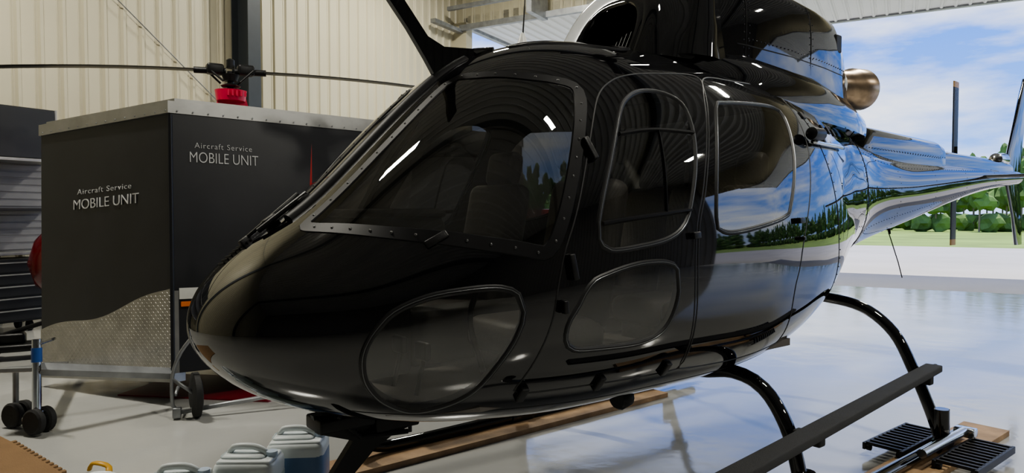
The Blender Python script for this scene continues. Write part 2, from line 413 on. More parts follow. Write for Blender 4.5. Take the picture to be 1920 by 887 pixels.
def cw(sx,z):
    for a,b in zip(CS,CS[1:]):
        s0=a[0]+a[4]*(z-2.4); s1=b[0]+b[4]*(z-2.4)
        if s0<=sx<=s1:
            f=(sx-s0)/(s1-s0); w=a[1]+(b[1]-a[1])*f; top=a[2]+(b[2]-a[2])*f; e=a[3]+(b[3]-a[3])*f
            q=min(.999,(z-2.25)/(top-2.25)); return w*(1-q**e)**(1/e)*flare(z)
    return .3
gd=G();gv=G()
for sg in (1,-1):
    for sb,sh in ((2.98,0),(3.78,-.06)):
        for z in np.arange(2.5,2.92,.045):
            for dx in (-.02,.03): x=sb+sh*(z-2.4)+dx; gd.lathe([(-.002,.005),(.003,.004)],(x,-sg*cw(x,z),z),(0,-sg,0),6)
        gv.tube([(sb+sh*(z-2.4),-sg*(cw(sb+sh*(z-2.4),z)+.0),z) for z in np.arange(2.48,2.95,.03)],.004,6)
    for s in np.arange(3,4.4,.045):
        for z in (2.60,): gd.lathe([(-.002,.005),(.004,.004)],(s,-sg*cw(s,z),z),(0,-sg,0),6)
    gv.tube([(s,-sg*cw(s,2.56),2.56) for s in np.arange(2.9,4.42,.05)],.004,6)
    gv.box((4.27,-sg*(cw(4.27,2.78)-.008),2.78),(.09,.03,.13),.012)
gd.out('cowling_rivets',M['rivet'],heli); gv.out('cowling_seams',M['blk'],heli)
g=G(); g.loft(srings([(2.2,.30,2.48,2.2,0),(2.5,.50,2.54,2.4,0),(3,.56,2.56,2.6,0),(3.8,.50,2.54,2.6,0),(4.4,.40,2.48,2.4,0),(4.8,.30,2.40,2.2,0),(5.1,.15,2.28,2,0)],40,2.2))
g.out('transmission_deck',M['paint'],heli,auto=50)
def arch(w,top,s,lean,n=30,e=3.0,base=2.40,yo=0):
    return [Vector((s+lean*(base+(top-base)*sin(pi*k/n)**(2/e)-2.45),yo+w*math.copysign(abs(cos(pi*k/n))**(2/e),cos(pi*k/n)),base+(top-base)*sin(pi*k/n)**(2/e))) for k in range(n+1)]
def archshell(g,A,k0=0,k1=30):
    A=[r[k0:k1+1] for r in A]; n=len(A[0]); V=[p for r in A for p in r]; F=[]
    for i in range(len(A)-1):
        for k in range(n-1): F.append((i*n+k,i*n+k+1,(i+1)*n+k+1,(i+1)*n+k))
    g.add(V,F)
HOOD=[arch(.265,2.795,2.13,.5),arch(.33,2.86,2.12,.5,yo=.03),arch(.39,2.92,2.17,.5,yo=.05),arch(.415,2.95,2.30,.4,yo=.04),arch(.42,2.965,2.6,.3)]
g=G(); archshell(g,HOOD,0,19); g.out('intake_hood',M['silver'],heli,True)  # starboard and top part of the hood in silver, port part black
g=G(); archshell(g,HOOD,19,30); g.out('intake_hood_side',M['paint'],heli,True)
g=G(); archshell(g,[arch(.21,2.73,2.40,.5),arch(.215,2.735,2.17,.5),arch(.225,2.745,2.13,.5),arch(.24,2.765,2.115,.5),arch(.265,2.795,2.13,.5)]); g.out('intake_lip',M['paint'],heli,True)
g=G(); a=arch(.215,2.735,2.34,.5); g.add(a,[tuple(range(len(a)))]); g.out('intake_back',M['rubber'],heli)
g=G()
for y in np.arange(-.195,.2,.03): g.tube([(2.26,y,2.42),(2.40,y,2.70-abs(y)*.3)],.004,6)
g.out('intake_grille',M['blk'],heli)
g=G()
for sg in (1,-1):
    g.loft([[Vector((s+dx,-sg*(l+dy),z)) for dx,dy in ((-.16*k,-.05),(-.10*k,.03),(0,.06),(.12*k,.03),(.16*k,-.05))] for s,l,z,k in ((2.55,.40,2.42,1.5),(2.58,.38,2.6,1.1),(2.61,.35,2.8,.9),(2.63,.32,3.02,.8))])
g.out('cowl_pillars',M['paint'],heli,auto=50)
g=G(); g.lathe([(0,.14),(.2,.10),(.35,.07),(.6,.06),(.6,.16),(.66,.16),(.7,.08),(.78,.05)],(2.72,0,2.9),(0,0,1),24)
for k in range(3):
    R=Matrix.Rotation(k*2*pi/3+.5,3,'Z'); g.box(Vector((2.72,0,3.53))+R@Vector((.28,0,0)),(.5,.12,.06),.02,R)
g.out('rotor_head',M['blk'],heli,auto=40)
g=G(); ax=Vector((1,-.18,.03)).normalized(); o0=(4.38,-.10,2.52)
g.lathe([(0,.12),(.2,.13),(.33,.14),(.40,.160),(.54,.162),(.56,.156),(.555,.145),(.2,.12)],o0,ax,32); g.out('exhaust_pipe',M['exhaust'],heli,auto=50)
g=G(); g.lathe([(-.1,.17),(.16,.16),(.18,.13)],o0,ax,24); g.out('exhaust_shroud',M['silver'],heli,auto=50)
def capring(s,w,z0,z1): return [Vector((s,w*x,z0+(z1-z0)*y)) for x,y in ((-1,0),(-1,.72),(-.85,.9),(-.5,1),(.5,1),(.85,.9),(1,.72),(1,0))]
g=G(); g.loft([capring(*a) for a in ((5.0,.13,2.0,2.16),(5.08,.15,1.98,2.27),(5.3,.14,1.98,2.285),(6.8,.12,1.98,2.26),(7.0,.10,1.98,2.22))])
g.loft([capring(*a) for a in ((6.95,.10,1.98,2.17),(7.2,.09,1.98,2.18),(9.1,.07,1.98,2.17),(9.3,.05,1.98,2.14))]); g.out('driveshaft_cover',M['paint'],heli,auto=40)
g=G()
for s in np.arange(5.15,6.9,.06):
    for y in (-.145,.145): g.lathe([(0,.005),(.005,.004)],(s,y*(1-.1*(s-5.1)/1.7),2.1),(0,math.copysign(1,y),0),6)
g.out('cover_fasteners',M['screw'],heli)
def airfoil(le,te,th,n=14):
    pts=[]
    for k in range(n):
        a=2*pi*k/n; x=.5-.5*cos(a); y=th*math.copysign(1,sin(a))*(1.5*(sqrt(x)-x)) if abs(sin(a))>1e-6 else 0
        pts.append((le+(te-le)*x,y))
    return pts
g=G(); g.loft([[Vector((x,y,1.95+h)) for x,h in airfoil(7.95,8.4,.05)] for y in (-1.27,-1.2,-.1,.1,1.2,1.27)]); g.out('horizontal_stabiliser',M['paint'],heli,auto=60)
g=G(); g.loft([[Vector((x,h,z)) for x,h in airfoil(le,te,.05)] for z,le,te in ((1.98,9.1,9.75),(2.3,9.22,9.8),(3.0,9.62,10.0),(3.25,9.78,10.05))])
g.loft([[Vector((x,h,z)) for x,h in airfoil(le,te,.04)] for z,le,te in ((2.05,9.1,9.7),(1.5,9.45,9.85),(1.15,9.6,9.9))]); g.out('vertical_fins',M['paint'],heli,auto=60)
g=G(); g.lathe([(-.14,.03),(-.12,.07),(.1,.085),(.16,.05),(.2,.02)],(8.95,.0,2.19),(1,0,0),20); g.tube([(8.5,0,2.12),(8.5,.32,2.12)],.035); g.out('tail_gearbox',M['chrome'],heli,auto=50)
g=G();g2=G()
for sg in (1,-1):
    g.loft([[Vector((8.5+x-.09,.32+h,2.14+sg*z)) for x,h in airfoil(0,.18,.02)] for z in (.12,.25,.80,.90)])
    g2.loft([[Vector((8.5+x-.09,.32+h,2.14+sg*z)) for x,h in airfoil(0,.18,.021)] for z in (.90,.97)])
    g.tube([(8.5,.32,2.14),(8.5,.32,2.14+sg*.2)],.03)
g.out('tail_rotor_blades',M['blk'],heli,auto=60); g2.out('tail_rotor_tips',M['tape'],heli,auto=60)
# landing gear
gear=M['paint']
g=G()
for sg in (1,-1):
    y=-sg*1.085
    g.tube(crom([(1.10,y,.36),(1.14,y,.20),(1.26,y,.10),(1.5,y,.075),(2.4,y,.075),(3.4,y,.075),(4.5,y,.08)],.06),.036,14)
    fp=[(2.45,-sg*a,b) for a,b in ((0,.66),(.45,.68),(.68,.715),(.86,.66),(.985,.5),(1.05,.3),(1.085,.10))]
    g.tube(crom(fp,.05),.037,14)
    rp=[(4.15,-sg*a,b) for a,b in ((0,.95),(.3,.945),(.58,.90),(.79,.75),(.92,.51),(1.02,.28),(1.085,.10))]
    g.tube(crom(rp,.05),.037,14)
    for s in (2.45,4.15):
        g.tube([(s,y,.3),(s,y*1.003,.08)],.048,12); g.lathe([(-.1,.046),(.1,.046)],(s,y,.075),(1,0,0),16)
g.out('landing_skids',gear,heli,auto=50)
g=G()
for sg in (1,-1):
    P0=Vector((1.45,-sg*1.215,.495)); P1=Vector((4.26,-sg*1.0,.535)); T=(P1-P0).normalized(); Bv=Vector((0,0,1)).cross(T).normalized(); Nv=T.cross(Bv)
    g.box((P0+P1)/2,((P1-P0).length,.10,.045),.008,Matrix((T,Bv,Nv)).transposed())
    for s,l in ((2.45,1.10),(4.15,.96)): g.box((s,-sg*l,.47),(.06,.14,.06),.01)
    g.lathe([(0,.02),(.03,.02),(.06,.008)],P1,T,10)
g.out('boarding_steps',M['grip'],heli,auto=40)
g=G()
for sg in (1,-1):
    for s in (1.9,2.8): g.box((s,-sg*1.085,.047),(.5,.06,.014),.004)
g.out('skid_wear_plates',M['blk'],heli)
def blade(g,poly,th):
    g.prism(poly,-th,th,lambda p,h:(p[0],h,p[1]))
g=G(); blade(g,[(.70,2.65),(.79,2.65),(.87,2.51),(.99,2.37),(1.08,2.335),(1.30,2.355),(1.31,2.33),(1.22,2.30),(1.12,2.25),(1.03,2.19),(.975,2.27),(.885,2.39),(.79,2.50)],.014)
g.tube([(1.26,.0,2.34),(1.32,-.08,2.34)],.018,8); g.tube([(1.26,0,2.34),(1.32,.08,2.34)],.018,8)
g.out('upper_wire_cutter',M['paint'],heli,auto=30)
g=G(); blade(g,[(.42,.70),(.95,.66),(.93,.58),(.80,.55),(.70,.50),(.52,.34),(.40,.20),(.36,.20),(.46,.38),(.60,.56),(.44,.62)],.018)
g.box((.55,.0,.66),(.25,.16,.06),.01); g.box((.8,0,.62),(.22,.12,.08),.01); g.tube([(.5,.07,.7),(.62,.05,.58),(.85,.05,.56)],.012,8); g.tube([(.5,-.07,.7),(.62,-.05,.58),(.85,-.05,.56)],.012,8)
g.tube([(.95,.1,.64),(.95,.1,.5)],.01,8)
g.out('lower_wire_cutter',M['blk'],heli,auto=30)
g=G(); g.lathe([(-.03,.085),(0,.08),(.03,.055),(.09,.025),(.13,.012),(.14,.0)],(1.75,.22,2.42),(0,0,1),20); g.out('antenna_base',M['white'],heli,auto=40)
g=G(); g.tube([(1.75,.22,2.5),(1.80,.24,2.95)],[.005,.002],6)
g.tube([(5.9,0,1.45),(6.05,-.05,1.1),(6.12,-.06,.95)],.005,6)
g.tube([(5.95,0,1.46),(5.98,0,1.36)],.012,8)
g.out('whip_antennas',M['blk'],heli)
g=G(); a=SP(.28,82,-1,.03); g.tube([SP(.20,78,-1,.015),a,SP(.46,76,-1,.025)],.009,8); g.tube([SP(.24,84,-1,.02),SP(.44,88,-1,.03)],.012,8); sbox(g,.42,87,-1,.06,.03,.05,.02); sbox(g,.30,82,-1,.06,.04,.04,.02); sbox(g,.20,78,-1,.05,.03,.03,.01)
g.out('wiper_arm',M['blk'],heli,auto=40)
g=G()
for k in range(8):
    ribbon(g,[(.10+.016*k,70),(.10+.016*k,80)],.007,.006,-1,False)
g.out('nose_vent',M['frame'],heli)
g=G()
for sg in (1,-1):
    sbox(g,1.77,7,sg,.05,.03,.03,.01); sbox(g,2.69,8,sg,.07,.03,.03,.012); sbox(g,2.71,4,sg,.03,.03,.02,.012)
    sbox(g,1.24,29,sg,.025,.03,.10,.012); sbox(g,1.075,6,sg,.025,.03,.10,.012); sbox(g,1.03,0,sg,.02,.03,.05,.02)
    for s in (.93,1.30,1.70): sbox(g,s,-31,sg,.035,.022,.075,.008)
    sbox(g,.60,27.5,sg,.09,.008,.03,.006)
g.out('door_hinges_latches',M['blk'],heli,auto=40)
g=G()
for sg in (1,-1):
    for pa in ([(1.42,31),(1.62,31),(1.90,30)],[(1.24,12.5),(1.5,12),(1.77,12)]): ribbon(g,pa,.022,.010,sg,False)
    ribbon(g,[(1.66,31),(1.60,12)],.008,.008,sg,False)
g.out('sliding_window_rails',M['frame'],heli,auto=40)
g=G()
a=SP(3.12,33,1); N=NRM(a); g.lathe([(-.07,.022),(-.06,.036),(.05,.036),(.07,.022)],a+N*.05,(1,0,0),16); g.box(a+N*.03,(.05,.03,.05),.006); sbox(g,3.3,32,1,.04,.03,.03,.02); g.out('door_slide_stop',M['blk'],heli,auto=40)
g=G(); g.tube([SP(s,31,1,.02) for s in np.linspace(3.1,3.85,12)],.013,10); g.out('door_slide_rail',M['chrome'],heli,True)
g=G()
for sg in (1,-1):
    for s,th in ((3.25,44),(3.55,40),(3.7,40),(3.85,40)): sbox(g,s,th,sg,.05,.012,.05,.002,.004)
g.out('fuselage_vents',M['rubber'],heli)
g=G()
a=Vector((.58,.36,1.69)); g.add([a,a+Vector((.0,.026,0)),a+Vector((.01,.026,.18)),a+Vector((0,0,.19)),a+Vector((-.012,0,-.12)),a+Vector((-.002,.014,-.12))],[(0,1,2,3),(0,1,5,4)])
g.out('warning_streamer',M['streamer'],heli)
g=G(); a=SP(1.9,-70,1); g.lathe([(-.04,.02),(-.03,.05),(.03,.06),(.05,.05)],a-Vector((0,0,.02)),(-1,0,0),16); g.tube([SP(4.1,-60,1),SP(4.1,-60,1)+Vector((.02,-.02,-.08))],.012); g.out('landing_light',M['blk'],heli,auto=40)
# ---------------- hall ----------------
C0=Vector((-1.5,19.4,0)); U=Vector((.8700,-.4930,0)).normalized(); Vd=Vector((-.4930,-.8700,0)).normalized()
def H(u,v,z): return C0+U*u+Vd*v+Vector((0,0,z))
def ribbed(name,m,u0,u1,fn,pitch_=.3048,depth=.035):
    prof_=[];a=u0
    while a<u1:
        prof_+= [(a,0),(a+.10,0),(a+.125,depth),(a+.165,depth),(a+.19,0),(a+.215,0),(a+.225,.008),(a+.235,0)]; a+=pitch_
    prof_.append((u1,0)); V=[];F=[]
    for a,d in prof_: V.append(fn(a,d,0)); V.append(fn(a,d,1))
    for i in range(len(prof_)-1): F.append((2*i,2*i+2,2*i+3,2*i+1))
    return mk(name,V,F,m)
HW,HD,HH=30,30,9
ribbed('wall_left',M['wall'],0,HD,lambda a,d,k:H(d,a,k*HH))
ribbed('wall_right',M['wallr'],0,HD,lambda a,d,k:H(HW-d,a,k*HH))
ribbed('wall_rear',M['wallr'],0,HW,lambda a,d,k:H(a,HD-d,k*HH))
ribbed('wall_door_header',M['wall'],0,HW,lambda a,d,k:H(a,d,6.8+k*(HH-6.8)))
ribbed('ceiling',M['ceil'],0,HD,lambda a,d,k:H(k*HW,a,HH-d),pitch_=.4,depth=.16)
g=G(); g.V=[H(0,0,0),H(.45,0,0),H(.45,0,6.8),H(0,0,6.8),H(0,.3,0),H(.45,.3,0),H(.45,.3,6.8),H(0,.3,6.8)]; g.F=[(0,1,2,3),(4,5,6,7),(1,5,6,2)]; g.out('wall_door_jamb',M['wall'])
mk('floor',[H(0,0,0),H(HW,0,0),H(HW,HD,0),H(0,HD,0)],[(0,1,2,3)],M['floor'])
mk('apron',[H(-40,0,-.001),H(70,0,-.001),H(70,-21,-.001),H(-40,-21,-.001)],[(0,1,2,3)],M['apron'])
mk('grass_field',[H(-300,-20.9,-.02),H(330,-20.9,-.02),H(330,-300,-.02),H(-300,-300,-.02)],[(0,1,2,3)],M['grass'])
ribbed('hangar_door',M['wallw'],.3,27,lambda a,d,k:H(a,-.1-4.5*k,6.8-d))
g=G()
def hb(u0,u1,v0,v1,z0,z1):
    P=[H(u,v,z) for z in (z0,z1) for u,v in ((u0,v0),(u1,v0),(u1,v1),(u0,v1))]
    g.add(P,[(0,1,2,3),(4,5,6,7),(0,1,5,4),(1,2,6,5),(2,3,7,6),(3,0,4,7)])
hb(.3,27,-4.7,-4.55,6.75,7.0); hb(.3,27,-.12,0,6.72,7.05); hb(.15,.3,-4.7,0,6.72,7.0); g.out('door_frame_beams',M['galv'])
g=G()
hb(.3,4.5,.3,.42,6.55,6.70); hb(.2,.35,.3,1.6,6.5,6.6); hb(.3,3,.9,1.0,6.95,7.05); hb(2.8,2.95,.3,1.2,6.5,7.3); g.out('door_lift_beams',M['galv'])
for i,v in enumerate((7.45,14.6,22)):
    g=G(); hb(.05,.07,v-.14,v+.14,0,HH-.5); hb(.48,.5,v-.14,v+.14,0,HH-.5); hb(.07,.48,v-.01,v+.01,0,HH-.5); hb(.05,.5,v-.13,v-.02,6.0,6.02); g.out('steel_column',M['steel'])
g=G()
for v0,v1 in ((7.7,14.3),(14.3,7.7)): g.tube([H(.1,v0,3.4),H(.1,v1,8.3)],.010,6)
g.out('brace_cable',M['galv'])
g=G()
for v in (7.45,14.6,22): hb(.1,HW-.1,v-.12,v+.12,HH-.6,HH-.18)
g.out('roof_beam',M['steel'])
for iu in range(3):
    for iv in range(2):
        u=3.5+iu*9; v=4.5+iv*9
        e=emp('ceiling_light',H(u,v,HH-.85),atan2(U.y,U.x))
        g=G(); g.box((0,0,.06),(1.3,.32,.08),.01); g.tube([(-.5,0,.1),(-.5,0,.65)],.01,6); g.tube([(.5,0,.1),(.5,0,.65)],.01,6); g.out('housing',M['galv'],e)
        g=G(); g.box((0,0,.012),(1.2,.22,.012)); g.out('diffuser',M['lamp'],e)
        L=bpy.data.lights.new('led','AREA'); L.shape='RECTANGLE'; L.size=1.2; L.size_y=.22; L.energy=470 if iu<1 else 320; L.color=(1,.96,.85)
        lo=bpy.data.objects.new('led',L); COL.objects.link(lo); lo.parent=e; lo.location=(0,0,-.01)
# ---------------- trailer ----------------
K=Vector((-2.7,5.4,0)); dl=Vector((-.918,.397,0)).normalized(); dr=Vector((.805,.593,0)).normalized()
Lp=K+dl*1.64; Kr=K+dr*3.6; Lr=Lp+dr*4.3
trailer=emp('cargo_trailer',K); trailer.rotation_euler=(-.0865,-.0389,0)
def TL(p): return p-K
foot=[TL(x) for x in (K,Kr,Lr,Lp)]
g=G(); g.prism(foot,.27,2.38,lambda p,h:Vector((p.x,p.y,h))); g.out('body',M['trail'],trailer)
cen=sum(foot,Vector())/4
def grow(p,d): return p+(p-cen).normalized()*d
g=G(); g.prism([grow(p,.02) for p in foot],2.38,2.48,lambda p,h:Vector((p.x,p.y,h))); g.prism([grow(p,-.04) for p in foot],2.47,2.51,lambda p,h:Vector((p.x,p.y,h)))
g.out('roof_trim',M['alu'],trailer)
nl_=Vector((-.397,-.918,0)).normalized(); nr_=Vector((.593,-.805,0)).normalized()
g=G(); g.box((0,0,1.32),(.03,.03,2.1),.008); g.out('corner_post',M['trail'],trailer)
def wave(q):
    u=q/1.64; return .95-.34*u**.85+.03*sin(u*9)
pts_=[(0,.27)]+[(1.64*k/24,wave(1.64*k/24)) for k in range(25)]+[(1.64,.27)]
g=G(); g.prism(pts_,.0,.008,lambda p,h: dl*p[0]+nl_*h+Vector((0,0,p[1])))
i=0
q=.02
while q<1.62:
    z=.29;j=0
    while z<wave(q)-.015:
        a=pi/4 if (i+j)%2 else -pi/4
        c=dl*q+nl_*.008+Vector((0,0,z)); dx=dl*cos(a)+Vector((0,0,sin(a))); dy=-dl*sin(a)+Vector((0,0,cos(a)))
        g.add([c+dx*.015,c+dy*.004,c-dx*.015,c-dy*.004,c+nl_*.004],[(0,1,4),(1,2,4),(2,3,4),(3,0,4)])
        z+=.026;j+=1
    q+=.026;i+=1
g.out('diamond_plate',M['dplate'],trailer)
g=G()
g.prism([(0,.27),(.045,.27),(.045,.93),(0,.93)],0,.006,lambda p,h: dr*p[0]+nr_*h+Vector((0,0,p[1])))
g.prism([(-.02,.20),(1.64,.20),(1.64,.27),(-.02,.27)],-.1,.015,lambda p,h: dl*p[0]+nl_*h+Vector((0,0,p[1])))
g.out('lower_trim',M['alu'],trailer)
g=G(); g.prism([(.06,.80),(.14,.80),(.14,.84),(.06,.84)],0,.02,lambda p,h: dr*p[0]+nr_*h+Vector((0,0,p[1]))); g.out('side_marker',M['orange'],trailer)
g=G(); g.prism([(.05,.86),(.3,.86),(.3,.95),(.05,.95)],0,.008,lambda p,h: dr*p[0]+nr_*h+Vector((0,0,p[1]))); g.out('white_patch',M['white'],trailer)
g=G()
for q in np.arange(.03,1.6,.12):
    g.lathe([(0,.007),(.004,.005)],dl*q+nl_*.02+Vector((0,0,2.40)),nl_,8)
for q in np.arange(.05,3.5,.12):
    g.lathe([(0,.007),(.004,.005)],dr*q+nr_*.02+Vector((0,0,2.40)),nr_,8)
g.out('trim_rivets',M['galv'],trailer)
g=G()
for q in (1.3,2.1): g.lathe([(-.1,.2),(-.09,.27),(.09,.27),(.1,.2)],dr*q+nr_*-.12+Vector((0,0,.32)),nr_,24)
for q in (1.5,2.3): g.lathe([(-.1,.2),(-.09,.27),(.09,.27),(.1,.2)],dr*q+nr_*-1.2+Vector((0,0,.37)),nr_,24)
g.out('wheels',M['tyre'],trailer,auto=40)
def text(body,height,p0,dirv,nrm,z,width,par):
    cu=bpy.data.curves.new(body,'FONT'); cu.body=body; cu.size=1; cu.extrude=.002; cu.offset=-.010
    o=bpy.data.objects.new('lettering',cu); COL.objects.link(o); cu.materials.append(M['letter'])
    if body[0]=='A': cu.space_character=1.15
    bpy.context.view_layer.update(); wd=o.dimensions.x
    sx=width/wd; sy=height/.70
    o.parent=par; o.rotation_euler=(pi/2,0,atan2(dirv.y,dirv.x)); o.scale=(sx,sy,1)
    o.location=p0+nrm*.006+Vector((0,0,z))
text('MOBILE UNIT',.088,dl*1.20,-dl,nl_,1.67,.82,trailer)
text('Aircraft Service',.047,dl*1.14,-dl,nl_,1.80,.68,trailer)
text('MOBILE UNIT',.090,dr*.135,dr,nr_,1.984,.55,trailer)
text('Aircraft Service',.047,dr*.18,dr,nr_,2.105,.46,trailer)
J=Vector((-3.34,4.75,-.03))-K
g=G()
g.tube([dl*.02+nl_*.0+Vector((0,0,.27)),J+Vector((0.02,0,.45))],.045,4); g.tube([dl*1.3+nl_*.0+Vector((0,0,.30)),J+Vector((0,0.02,.45))],.045,4)
g.box(J+Vector((-.12,.05,.45)),(.3,.14,.03),.005)
g.out('tongue_beams',M['galv'],trailer)
g=G(); g.tube([J+Vector((0,0,.12)),J+Vector((0,0,.66))],.03,16); g.tube([J+Vector((0,0,.12)),J+Vector((0,0,.16))],.05,16); g.tube([J+Vector((0,0,.62)),J+Vector((.13,0,.66)),J+Vector((.15,-.05,.66))],.010,8); g.box(J+Vector((0,0,.11)),(.13,.12,.03),.004); g.out('jack_post',M['chrome'],trailer,auto=50)
g=G(); g.tube([J+Vector((0,0,.50)),J+Vector((0,0,.60))],.034,16); g.out('jack_collar',M['blue'],trailer,auto=50)
g=G()
for d in (-.055,.055):
    for e_ in (J,J+Vector((-.28,.18,0.02))):
        g.lathe([(-.028,.03),(-.03,.075),(-.018,.090),(.018,.090),(.03,.075),(.028,.03)],e_+Vector((.02,d,.092)),(.3,1,0),20)
g.out('jack_wheels',M['tyre'],trailer,auto=40)
g=G(); g.tube([J+Vector((-.28,.18,.1)),J+Vector((-.28,.18,.45))],.02,10); g.out('caster_post',M['galv'],trailer)
# thin maroon sheet on the floor under the trailer
g=G(); g.prism([(-3.35,5.75),(-2.0,5.55),(-1.7,6.3),(-3.2,6.5)],.001,.012,lambda p,h:Vector((p[0],p[1],h))); g.out('maroon_floor_sheet',M['redm'])
# ---------------- red helicopter ----------------
hd=Vector((.85,.53,0)).normalized()
rh=emp('helicopter.001',(-3.52,8.6,0),atan2(hd.y,hd.x))
g=G(); R=[]
for s,w,z0,z1 in ((-2.12,.02,.98,1.02),(-2.05,.25,.75,1.25),(-1.85,.42,.6,1.5),(-1.4,.58,.5,1.85),(-.7,.64,.48,2.0),(.1,.62,.5,2.0),(.9,.45,.7,1.85),(1.5,.25,1.05,1.65),(2.0,.13,1.3,1.6),(4.5,.1,1.4,1.62),(6.6,.06,1.5,1.62)):
    zc=(z0+z1)/2;hz=(z1-z0)/2
    R.append([Vector((s,w*math.copysign(abs(cos(2*pi*k/28))**.85,cos(2*pi*k/28)),zc+hz*math.copysign(abs(sin(2*pi*k/28))**.85,sin(2*pi*k/28)))) for k in range(28)])
g.loft(R); g.out('body',M['red'],rh,True)
g=G(); g.loft([[Vector((x,h,z)) for x,h in airfoil(a,b,.1)] for z,a,b in ((1.95,-.45,.45),(2.5,-.25,.3),(2.85,-.18,.22),(3.0,-.15,.18))]); g.out('mast_fairing',M['redb'],rh,auto=50)
g=G(); g.lathe([(0,.17),(.13,.19),(.14,.1)],(0,0,2.95),(0,0,1),20)
for k in range(5): g.box((-.06+.05*k,-.18,3.03),(.02,.03,.07))
g.out('mast_cap',M['redb'],rh,auto=40)
g=G(); g.tube([(0,0,3.02),(0,0,3.32)],.04,12); g.lathe([(0,.10),(.02,.12),(.05,.05)],(0,0,3.12),(0,0,1),16); g.lathe([(0,.08),(.08,.11),(.1,.04)],(0,0,3.20),(0,0,1),16)
bd=Matrix.Rotation(-atan2(hd.y,hd.x),3,'Z')@Vector((.96,.28,0))
for a in (-1,1):
    g.box(bd*.18*a+Vector((0,0,3.34)),(.20,.16,.13),.03); g.tube([bd*.05*a+Vector((0,0,3.32)),bd*.42*a+Vector((0,0,3.32))],.04,10)
    g.tube([Vector((.10*a,.10,3.18)),bd*.26*a+Vector((0,.07,3.33))],.014,8); g.tube([Vector((.10*a,-.10,3.18)),bd*.26*a+Vector((0,-.07,3.33))],.014,8)
g.lathe([(0,.05),(.1,.05),(.12,.02)],(0,0,3.36),(0,0,1),14)
g.out('rotor_hub',M['blk'],rh,auto=50)
g=G(); cr=Vector((-bd.y,bd.x,0))
for a in (-1,1):
    R=[]
    for q in np.linspace(.4,4.6,12):
        c=bd*a*q+Vector((0,0,3.32-.020*(q-.4)**2)); R.append([c+cr*x+Vector((0,0,h)) for x,h in airfoil(-.1,.1,.020)])
    g.loft(R)
g.out('main_rotor_blades',M['blk'],rh,auto=60)
g=G()
for y in (-.9,.9):
    g.tube(crom([(-1.7,y,.25),(-1.5,y,.07),(-1,y,.04),(1.2,y,.04)],.1),.035,10)
    for s in (-.9,.6): g.tube(crom([(s,0,.55),(s,y*.6,.5),(s,y,.05)],.1),.03,10)
g.out('skids',M['blk'],rh,True)
# ---------------- ground items ----------------
def hl(s,l):
    return Vector((NX+.78*s+.625*l,NY+.625*s-.78*l,0))
for s0,s1,l,wd in ((.95,3.9,-1.03,.28),(2.2,4.95,1.10,.28)):
    c=hl((s0+s1)/2,l); e=emp('wooden_plank',c,HA)
    g=G(); g.box((0,0,.019),(s1-s0,wd,.038),.003); g.out('board',M['wood'],e)
def can(x,y,w,d,h,rz,fluid,fm):
    e=emp('jerry_can',(x,y,0),rz)
    g=G(); g.box((0,0,h*.43),(w,d,h*.86),.035); g.box((-.02,0,h*.87),(w*.75,d*.55,h*.1),.03)
    g.box((0,0,h*.84),(w*.9,d*.85,.03),.012); g.out('body',M['jug'],e,auto=50)
    g=G(); g.box((0,0,h*fluid/2+.004),(w*1.008,d*1.008,h*fluid),.034); g.out('fluid_level',fm,e,auto=50)
    g=G(); g.tube(crom([(-.10*w/.3,0,h*.88),(-.08*w/.3,0,h*.99),(.02,0,h),(.08*w/.3,0,h*.93),(.09*w/.3,0,h*.86)],.02),.016,10); g.out('handle',M['jug'],e,True)
    g=G(); g.lathe([(0,.028),(.03,.028),(.032,.022)],(w*.38,0,h*.86),(0,0,1),18); g.out('cap',M['cap'],e,auto=40)
can(-1.17,3.70,.30,.24,.375,.1,.74,M['jugb']); can(-1.33,3.42,.30,.22,.37,.0,.68,M['jugc']); can(-1.57,3.19,.28,.20,.355,.15,.6,M['jugc']); can(-1.86,3.08,.25,.20,.355,.1,.5,M['jugc'])
g=G(); poly=[(-3.9,4.92),(-3.38,4.55)]
a=Vector((-3.38,4.55));b=Vector((-2.65,3.98)); n_=14; dv=(b-a)/n_; pn=Vector((dv.y,-dv.x)).normalized()*-1
for i in range(n_):
    p=a+dv*i; poly+=[tuple(p+dv*.1),tuple(p+dv*.0-pn*-.03),tuple(p+dv*.5+pn*.03),tuple(p+dv*.6)]
poly+=[(-2.65,3.98),(-3.2,3.2),(-4.2,3.6)]
g.prism(poly,.001,.016,lambda p,h:Vector((p[0],p[1],h))); g.out('foam_mat',M['mat'])
g=G(); g.tube(crom([(-2.52,4.02,.02),(-2.50,4.02,.06),(-2.43,4.0,.065),(-2.39,4.0,.045),(-2.37,3.96,.02)],.02),.02,8,flat=.5); g.out('tie_down_hook',M['yellow'],None,True)
e=emp('ground_handling_wheel',(-2.5,5.12,0),.35)
g=G(); g.lathe([(-.03,.05),(-.035,.12),(-.02,.17),(.02,.17),(.035,.12),(.03,.05)],(.10,.0,.17),(1,.25,0),28); g.out('wheel',M['tyre'],e,auto=40)
g=G(); g.tube(crom([(.12,.02,.66),(.0,0,.50),(-.06,0,.32),(-.06,0,.10),(-.02,-.02,.05)],.05),.014,10); g.tube([(-.03,-.02,.05),(.78,.02,.12)],.018,10); g.tube([(-.06,.0,.30),(.1,0,.17)],.014,8)
g.box((-.03,-.02,.05),(.06,.06,.08),.01); g.box((.8,.02,.12),(.06,.05,.05),.01); g.tube([(-.04,0,.18),(-.04,.16,.2)],.013,8); g.out('tube_frame',M['galv'],e,True)
c=hl(4.07,1.10)+Vector((0,0,.04)); e=emp('skid_dolly',c,HA)
g=G()
